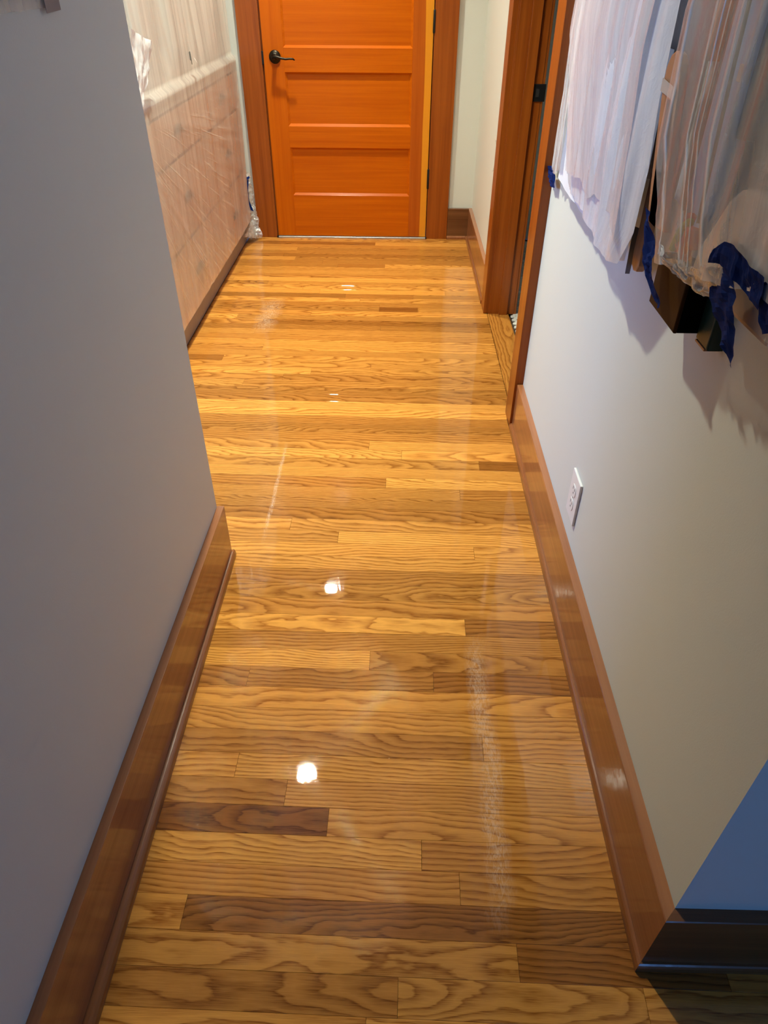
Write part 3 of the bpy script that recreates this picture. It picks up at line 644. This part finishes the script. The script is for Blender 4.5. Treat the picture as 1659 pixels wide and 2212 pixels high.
# ---------------------------------------------------------------- right wall: peg rail and the things hung under film
PR = tag(empty('peg_rail', (XR, 1.25, 1.66)), 'wooden peg rail above the frame carrying the hanging things', 'peg rail')
box('rail_board', (XR-0.02, 0.52, 1.65), (XR, 2.05, 1.74), M['brownwood'], PR, 0.002)
for y in (0.62, 0.74, 0.86, 0.98, 1.11, 1.20, 1.5, 1.85):
    tube('peg', [(XR-0.019, y, 1.68), (XR-0.036, y, 1.684), (XR-0.046, y, 1.694)], [0.007, 0.007, 0.009], M['brownwood'], PR)
def drape(name, ys, zs, xo, mat, parent=None, amp=0.008, seed=1, thick=0.02, nu=26, nv=30, taper=0.0):
    """hanging cloth: folded front, flat back against the wall, closed"""
    bm = bmesh.new(); y0, y1 = ys; z0, z1 = zs; F = []; B = []
    for j in range(nv+1):
        v = j/nv; z = z0+(z1-z0)*v; fr = []; bk = []
        for i in range(nu+1):
            u = i/nu; yc = (y0+y1)/2; hw = (y1-y0)/2*(1-taper*v); y = yc+(2*u-1)*hw
            e = min(1, 6*min(u, 1-u))
            f = amp*(N(y*38, z*1.8, seed) + 0.5*N(y*90, z*3, seed+3))
            zz = z + (0.010*N(y*20, 0.3, seed) if j == 0 else 0)
            fr.append(bm.verts.new((xo + thick*(1-e) + f*e, y, zz))); bk.append(bm.verts.new((xo+thick+0.004, y, zz)))
        F.append(fr); B.append(bk)
    for j in range(nv):
        for i in range(nu):
            bm.faces.new([F[j][i], F[j][i+1], F[j+1][i+1], F[j+1][i]]); bm.faces.new([B[j][i], B[j+1][i], B[j+1][i+1], B[j][i+1]])
        for k in (0, nu): bm.faces.new([F[j][k], F[j+1][k], B[j+1][k], B[j][k]])
    for j in (0, nv):
        for i in range(nu): bm.faces.new([F[j][i], B[j][i], B[j][i+1], F[j][i+1]])
    bmesh.ops.recalc_face_normals(bm, faces=bm.faces[:])
    return link(name, bm, mat, parent, True)
tag(drape('hanging_coat', (1.16, 1.80), (1.02, 1.64), 0.405, M['palecl'], None, 0.006, 3, 0.018), 'beige garment faintly visible behind the white plastic sheet', 'coat')
tag(drape('hanging_coat', (0.50, 0.86), (1.03, 1.64), 0.400, M['taupe'], None, 0.006, 9, 0.018), 'taupe coat behind clear plastic at the right edge', 'coat')
gc = tag(drape('hanging_coat', (0.90, 1.075), (1.135, 1.64), 0.402, M['navy'], None, 0.004, 14, 0.016, 16, 20), 'dark garment with a pale band behind the clear plastic', 'coat')
box('pale_band', (0.3975, 0.935, 1.186), (0.4015, 1.02, 1.204), M['label'], gc, 0.001, 1)
tag(drape('hanging_scarf', (1.048, 1.072), (1.20, 1.64), 0.390, M['rust'], None, 0.003, 21, 0.010, 8, 20), 'rust-orange scarf end hanging behind the clear plastic', 'scarf')
tag(drape('hanging_pouch', (0.925, 1.03), (0.985, 1.64), 0.395, M['bluefab'], None, 0.005, 31, 0.014, 14, 20), 'light blue shiny fabric strip behind the clear plastic', 'bag')
tag(drape('hanging_scarf', (1.03, 1.10), (1.02, 1.64), 0.404, M['greycl'], None, 0.004, 41, 0.012, 10, 20), 'grey cloth hanging beside the brown paddle under plastic', 'scarf')
# brown paddle-shaped board with a pale label and grey strap
PD = tag(empty('wooden_paddle', (0.39, 1.09, 1.0)), 'brown round-topped wooden paddle behind clear plastic with pale label', 'paddle')
pts = [(1.105, 0.985), (1.125, 1.03), (1.150, 1.10), (1.168, 1.150), (1.167, 1.170), (1.158, 1.183), (1.143, 1.189), (1.127, 1.186), (1.113, 1.176), (1.103, 1.155), (1.085, 1.10), (1.065, 1.05), (1.03, 0.99)]
pts = [(y-0.045, z+0.017) for y, z in pts]
prism('board', pts, 0, 0.363, 0.374, M['brownwood'], PD, 0.002)
tape('pale_label', [(0.3615, y-0.045, z+0.017) for y, z in ((1.166, 1.156), (1.104, 1.150), (1.107, 1.136), (1.166, 1.141))], 0.0006, M['label'], PD)
ribbon('grey_strap', [(0.360, 1.081, 1.153), (0.359, 1.065, 1.077), (0.359, 1.040, 1.007)], [(0.360, 1.063, 1.153), (0.359, 1.037, 1.077), (0.359, 1.011, 1.007)], M['strap'], parent=PD)
tube('hanging_loop', [(0.368, 1.10, 1.203), (0.375, 1.108, 1.35), (0.386, 1.11, 1.5), (0.398, 1.11, 1.70)], 0.002, M['strap'], PD)
# tan shoulder bag, its shoulder sloping down to the left
BG = tag(empty('shoulder_bag', (0.39, 0.78, 1.0)), 'tan canvas bag with sloping shoulder behind the clear plastic', 'bag')
pts = [(0.885, 0.985), (0.880, 1.02), (0.858, 1.05), (0.835, 1.085), (0.812, 1.103), (0.78, 1.110), (0.66, 1.108), (0.645, 1.05), (0.655, 0.99)]
prism('bag_body', pts, 0, 0.372, 0.397, M['tan'], BG, 0.006)
tube('bag_strap', [(0.384, 0.79, 1.108), (0.385, 0.775, 1.25), (0.388, 0.755, 1.45), (0.385, 0.742, 1.66)], 0.007, M['tan'], BG)
# red and lime cord
RC = tag(empty('cord_bundle', (0.385, 0.945, 1.0)), 'red and lime cord bundle at the foot of the clear plastic', 'cord')
tube('red_cord', [(0.378, 0.965, 0.995), (0.376, 0.95, 1.004), (0.376, 0.932, 1.0), (0.378, 0.922, 0.992)], 0.0075, M['red'], RC)
tube('red_cord', [(0.378, 0.93, 0.996), (0.374, 0.925, 1.012), (0.374, 0.918, 1.028), (0.376, 0.908, 1.03), (0.378, 0.905, 1.01)], 0.0085, M['red'], RC)
tube('red_cord', [(0.380, 0.945, 1.04), (0.379, 0.952, 1.022), (0.379, 0.960, 1.01)], 0.007, M['red'], RC)
tube('lime_cord', [(0.372, 0.960, 0.994), (0.370, 0.947, 1.012), (0.370, 0.935, 1.03), (0.372, 0.924, 1.038)], 0.0055, M['lime'], RC)
tube('hanging_loop', [(0.384, 0.93, 1.035), (0.386, 0.955, 1.2), (0.387, 0.978, 1.5), (0.383, 0.981, 1.66)], 0.0025, M['strap'], RC)
# sheet 1: whitish film over the left group
def s1d(u, v, P):
    k = math.sin(math.pi*min(1, max(0, u)))**0.5
    a = 0.010*N(P.y*11, P.z*0.7, 2)+0.007*N(P.y*27+P.z, P.z*1.0, 5)+0.003*N(P.y*60, P.z*2, 7)
    return (a*k - 0.010*k*math.exp(-((P.z-1.1)/0.3)**2), 0, 0)
W1 = sheet('masking_film', [(.425, 1.93, 1.78), (.425, 1.08, 1.78)], [(.405, 1.80, .895), (.380, 1.46, .897), (.370, 1.236, .890), (.371, 1.180, .902)],
   [(.425, 1.93, 1.78), (.395, 1.89, 1.25), (.388, 1.85, 1.05), (.405, 1.80, .895)], [(.425, 1.08, 1.78), (.375, 1.162, 1.258), (.372, 1.15, 1.14), (.372, 1.13, 1.05), (.372, 1.135, .96), (.371, 1.180, .900)], 64, 70, s1d, M['film_w'])
tag(W1, 'whitish plastic sheet ending in a point, nearest the doorway casing', 'plastic sheet')
# inner opaque layer showing below the torn outer film
def s1b(u, v, P): return (0.004*N(P.y*16, P.z*3, 12), 0, 0)
sheet('inner_layer', [(.400, 1.87, 1.20), (.392, 1.19, 1.20)], [(.400, 1.885, .878), (.400, 1.745, .873), (.394, 1.56, .877), (.386, 1.38, .881), (.378, 1.240, .885), (.379, 1.17, .908)],
   [(.400, 1.87, 1.20), (.400, 1.87, 1.0), (.400, 1.885, .878)], [(.392, 1.19, 1.20), (.380, 1.15, 1.05), (.379, 1.17, .908)], 40, 40, s1b, M['paper'], W1)
# outer torn film with ragged hem
def s1c(u, v, P): return (0.006*N(P.y*14, P.z*0.9, 21)+0.003*N(P.y*40, P.z*2, 22)-0.004, 0, 0)
sheet('outer_layer', [(.402, 1.90, 1.74), (.395, 1.24, 1.74)], [(.370, 1.664, .942), (.370, 1.567, .949), (.370, 1.516, .959), (.370, 1.489, .950), (.370, 1.44, .938), (.369, 1.42, .945), (.369, 1.38, .962), (.369, 1.355, .960), (.367, 1.303, .955), (.366, 1.256, .961), (.366, 1.236, .945), (.365, 1.214, .940), (.364, 1.186, .930)],
   [(.402, 1.90, 1.74), (.372, 1.84, 1.2), (.370, 1.664, .942)], [(.395, 1.24, 1.74), (.364, 1.24, 1.2), (.364, 1.186, .930)], 60, 60, s1c, M['film_o'], W1)
# narrow side strip toward the casing, pleated hem
sheet('side_strip', [(.431, 2.10, 1.76), (.425, 1.90, 1.76)], [(.420, 2.085, .866), (.405, 1.96, .872), (.390, 1.84, .905)], [(.431, 2.10, 1.76), (.420, 2.075, 1.15), (.420, 2.085, .866)], [(.425, 1.90, 1.76), (.390, 1.88, 1.2), (.390, 1.84, .905)],
   24, 50, lambda u, v, P: (0.006*N(P.y*40, P.z*3, 31)+0.005*N(P.y*70, P.z*9, 33), 0, 0.004*math.sin(u*40)*max(0, v-0.9)*8), M['film_t'], W1)
tag(ribbon('plastic_scrap', [(.371, 1.262, .893), (.375, 1.245, .884)], [(.372, 1.245, .898), (.376, 1.225, .890)], M['film_w'], 4, 3), 'folded bit of white plastic at the tip of the pointed sheet', 'plastic scrap')
# sheet 2: clearer film over the right group
def s2d(u, v, P):
    a = 0.007*N(P.y*13, P.z*0.6, 42)+0.006*N(P.y*34, P.z*0.9, 45)+0.0022*N(P.y*75, P.z*2.2, 47)
    b = 0.005*max(0, v-0.9)*8*N(P.y*50, P.z*45, 51)
    return (a*0.8+b, 0, 0.003*max(0, v-0.9)*8*N(P.y*40, 2.0, 55))
W2 = sheet('masking_film', [(.42, 1.075, 1.78), (.42, 0.47, 1.78)], [(.350, 0.958, .975), (.352, 0.879, .996), (.350, 0.819, 1.006), (.350, 0.745, 1.022), (.352, 0.68, 1.04), (.356, 0.50, 1.05)],
   [(.42, 1.075, 1.78), (.350, 1.070, 1.25), (.350, 1.058, 1.11), (.350, 1.004, 1.034), (.350, 0.958, .975)], [(.42, 0.47, 1.78), (.356, 0.49, 1.3), (.356, 0.50, 1.05)], 80, 90, s2d, M['film_t'])
tag(W2, 'clear crinkled plastic sheet over the hanging bags at upper right', 'plastic sheet')
sheet('gathered_hem', [(.349, 0.955, .990), (.346, 0.80, 1.020), (.348, 0.740, 1.040)], [(.356, 0.905, .980), (.362, 0.82, .985), (.368, 0.76, .990)], [(.349, 0.955, .990), (.356, 0.905, .980)], [(.348, 0.740, 1.040), (.368, 0.76, .990)], 40, 18,
      lambda u, v, P: (0.010*N(P.y*70, P.z*90, 61), 0, 0.008*N(P.y*55, P.z*60, 63)), M['film_x'], W2)
tag(ribbon('plastic_scrap', [(.340, .925, 1.012), (.338, .915, 1.0), (.340, .90, .998)], [(.340, .912, 1.008), (.339, .895, 1.003), (.342, .862, 1.003)], M['paper'], 6, 4, lambda u, v, p: (0.006*N(p.y*80, p.z*80, 4), 0, 0.004*N(p.y*90, p.z*50, 6))), 'pale bluish scrap of film folded on the clear sheet hem', 'plastic scrap')
cr_ = lambda s: (lambda u, v, p: (0.006*N(p.y*35, p.z*35, s)+0.003*N(p.y*90, p.z*90, s+2), 0, 0))
tag(ribbon('blue_tape', [(.36, 1.069, 1.019), (.36, 1.045, .985), (.36, 1.030, .955), (.362, .985, .930), (.364, .940, .918)], [(.36, 1.048, 1.016), (.36, 1.005, .985), (.36, .975, .955), (.362, .950, .938), (.364, .932, .922)], M['tape'], 20, 6, cr_(3)), 'long blue tape between the white and clear plastic sheets', 'tape')
tag(ribbon('blue_tape', [(.350, .806, 1.022), (.352, .778, 1.006), (.352, .748, .990), (.354, .720, .975), (.357, .676, .958)], [(.346, .726, 1.046), (.348, .705, 1.03), (.350, .692, 1.01), (.352, .684, .992), (.355, .676, .962)], M['tape'], 22, 8, cr_(7)), 'widest blue tape hanging to a point right of the dark box', 'tape')
tag(ribbon('blue_tape', [(.342, .770, 1.052), (.342, .752, 1.066), (.344, .725, 1.070), (.346, .690, 1.062), (.348, .655, 1.062)], [(.345, .775, 1.036), (.345, .755, 1.042), (.346, .715, 1.040), (.348, .690, 1.035), (.350, .650, 1.032)], M['tape'], 22, 6, cr_(11)), 'blue tape bunched across the foot of the clear sheet', 'tape')
tag(ribbon('blue_tape', [(.350, .676, 1.048), (.352, .664, 1.035), (.354, .640, 1.012)], [(.350, .655, 1.058), (.352, .640, 1.045), (.354, .622, 1.022)], M['tape'], 12, 5, cr_(17)), 'blue tape end at the right edge of the picture', 'tape')
tag(ribbon('blue_tape', [(.418, 2.153, .851), (.418, 2.115, .836), (.418, 2.085, .828), (.420, 2.062, .816)], [(.416, 2.049, .872), (.417, 2.040, .866), (.418, 2.022, .862), (.421, 2.016, .824)], M['tape'], 14, 4, cr_(23)), 'small blue tape beside the doorway casing under the plastic', 'tape')
# strap, handle end, dark box, green box
tag(ribbon('grey_strap', [(.398, 1.220, .95), (.399, 1.219, .907), (.402, 1.224, .868)], [(.398, 1.190, .955), (.399, 1.189, .914), (.402, 1.200, .876)], M['strap'], 8, 3, None, 0.002), 'grey webbing strap end hanging under the white sheet', 'strap')
wh = [(1.196, 1.10), (1.194, .915), (1.190, .896), (1.176, .890), (1.160, .893), (1.152, .905), (1.154, .93), (1.160, 1.10)]
tag(prism('wooden_stick', wh, 0, .398, .412, M['brownwood'], None, 0.003), 'brown rounded wooden stick end beside the grey strap', 'stick')
BX = tag(empty('letter_box', (XR, .965, .93)), 'dark brown open-topped box fixed to the right wall under the plastic', 'box')
def rounded(name, y0, y1, x0, x1, z0, z1, r, mat, parent):
    """box whose bottom front edge and near vertical edge are softened"""
    bm = box_bm((x0, y0, z0), (x1, y1, z1)); es = [e for e in bm.edges if all(abs(v.co.x-x0) < 1e-6 for v in e.verts)]
    bmesh.ops.bevel(bm, geom=es, offset=r, segments=4, affect='EDGES', profile=0.5); return link(name, bm, mat, parent, False)
rounded('front_panel', .912, 1.030, .3835, .3885, .8935, .967, 0.002, M['boxbrown'], BX)
box('end_panel', (.3886, .912, .8935), (XR, .917, .967), M['boxbrown_shade'], BX, 0.001, 1)
box('end_panel', (.3886, 1.025, .8935), (XR, 1.030, .967), M['boxbrown_shade'], BX, 0.001, 1)
box('bottom_panel', (.3886, .9171, .8935), (XR, 1.0249, .8985), M['boxbrown_shade'], BX)
box('back_panel', (.4321, .9171, .8986), (XR, 1.0249, .967), M['boxbrown_shade'], BX)
for k in range(7):
    y = .925+k*0.012; tube('metal_clip', [(.398+0.004*(k % 3), y, .925), (.400+0.004*(k % 2), y+.004, .950), (.404, y+.009, .957), (.409, y+.004, .945), (.412, y, .92)], 0.0010, M['alu'], BX, 6)
GX = tag(empty('key_box', (XR, .89, .92)), 'dark green narrow box next to the brown box', 'box')
rounded('box_body', .866, .909, .415, XR, .889, .966, 0.003, M['green'], GX)
box('lit_face_strip', (.4145, .872, .886), (.436, .906, .8888), M['brownwood'], GX)  # added strip, coloured as the box's lamplit front face
# film and tape on the foreground left wall
LS = tag(sheet('masking_film', [(lw(.60)+.003, .60, 1.6), (lw(1.14)+.003, 1.14, 1.6)], [(lw(.60)+.004, .60, 1.243), (lw(1.14)+.003, 1.145, 1.247)], [(lw(.6)+.003, .6, 1.6), (lw(.6)+.004, .6, 1.243)], [(lw(1.14)+.003, 1.14, 1.6), (lw(1.14)+.003, 1.145, 1.247)], 20, 16, lambda u, v, P: (0.003*abs(N(P.y*30, P.z*10, 3)), 0, 0), M['film_t']), 'clear film hem taped to the foreground left wall', 'plastic sheet')
tag(tape('masking_tape', [(lw(1.1)+.0065, 1.100, 1.40), (lw(1.1)+.0065, 1.150, 1.40), (lw(1.1)+.0065, 1.148, 1.243), (lw(1.1)+.0065, 1.100, 1.241)], 0.0006, M['masking']), 'pinkish translucent tape strip on the foreground left wall', 'tape')
tag(ribbon('plastic_scrap', [(.4125, 3.33, .71), (.430, 3.34, .65), (.4125, 3.33, .585)], [(.4365, 3.36, .70), (.4365, 3.36, .65), (.4365, 3.36, .59)], M['film_x'], 16, 4, lambda u, v, p: (0, 0.008*N(p.x*50, p.z*60, 3), 0)), 'shred of clear plastic at the edge of the right doorway casing', 'plastic scrap')

# ---------------------------------------------------------------- recessed ceiling lights
for i, (x, y, st) in enumerate(LAMPS):
    L = tag(empty('recessed_light', (x, y, ZC)), ['round recessed ceiling light above the middle of the hall', 'round recessed ceiling light nearest the far door'][i], 'ceiling light', 'recessed hall lights')
    bm = bmesh.new(); bmesh.ops.create_circle(bm, cap_ends=True, radius=0.048, segments=32, matrix=Matrix.Translation((x, y, ZC-0.003)))
    for f in bm.faces:
        if f.normal.z > 0: f.normal_flip()
    link('lens', bm, emit('lamp_glow_%d' % i, LAMP_COL, st), L)
    lathe('baffle', [(0.056, 0.0), (0.056, 0.053), (0.066, 0.055), (0.072, 0.049), (0.064, 0.043), (0.062, 0.0)], (x, y, ZC), (0, 0, -1), M['bafflem'], L, 40, False)
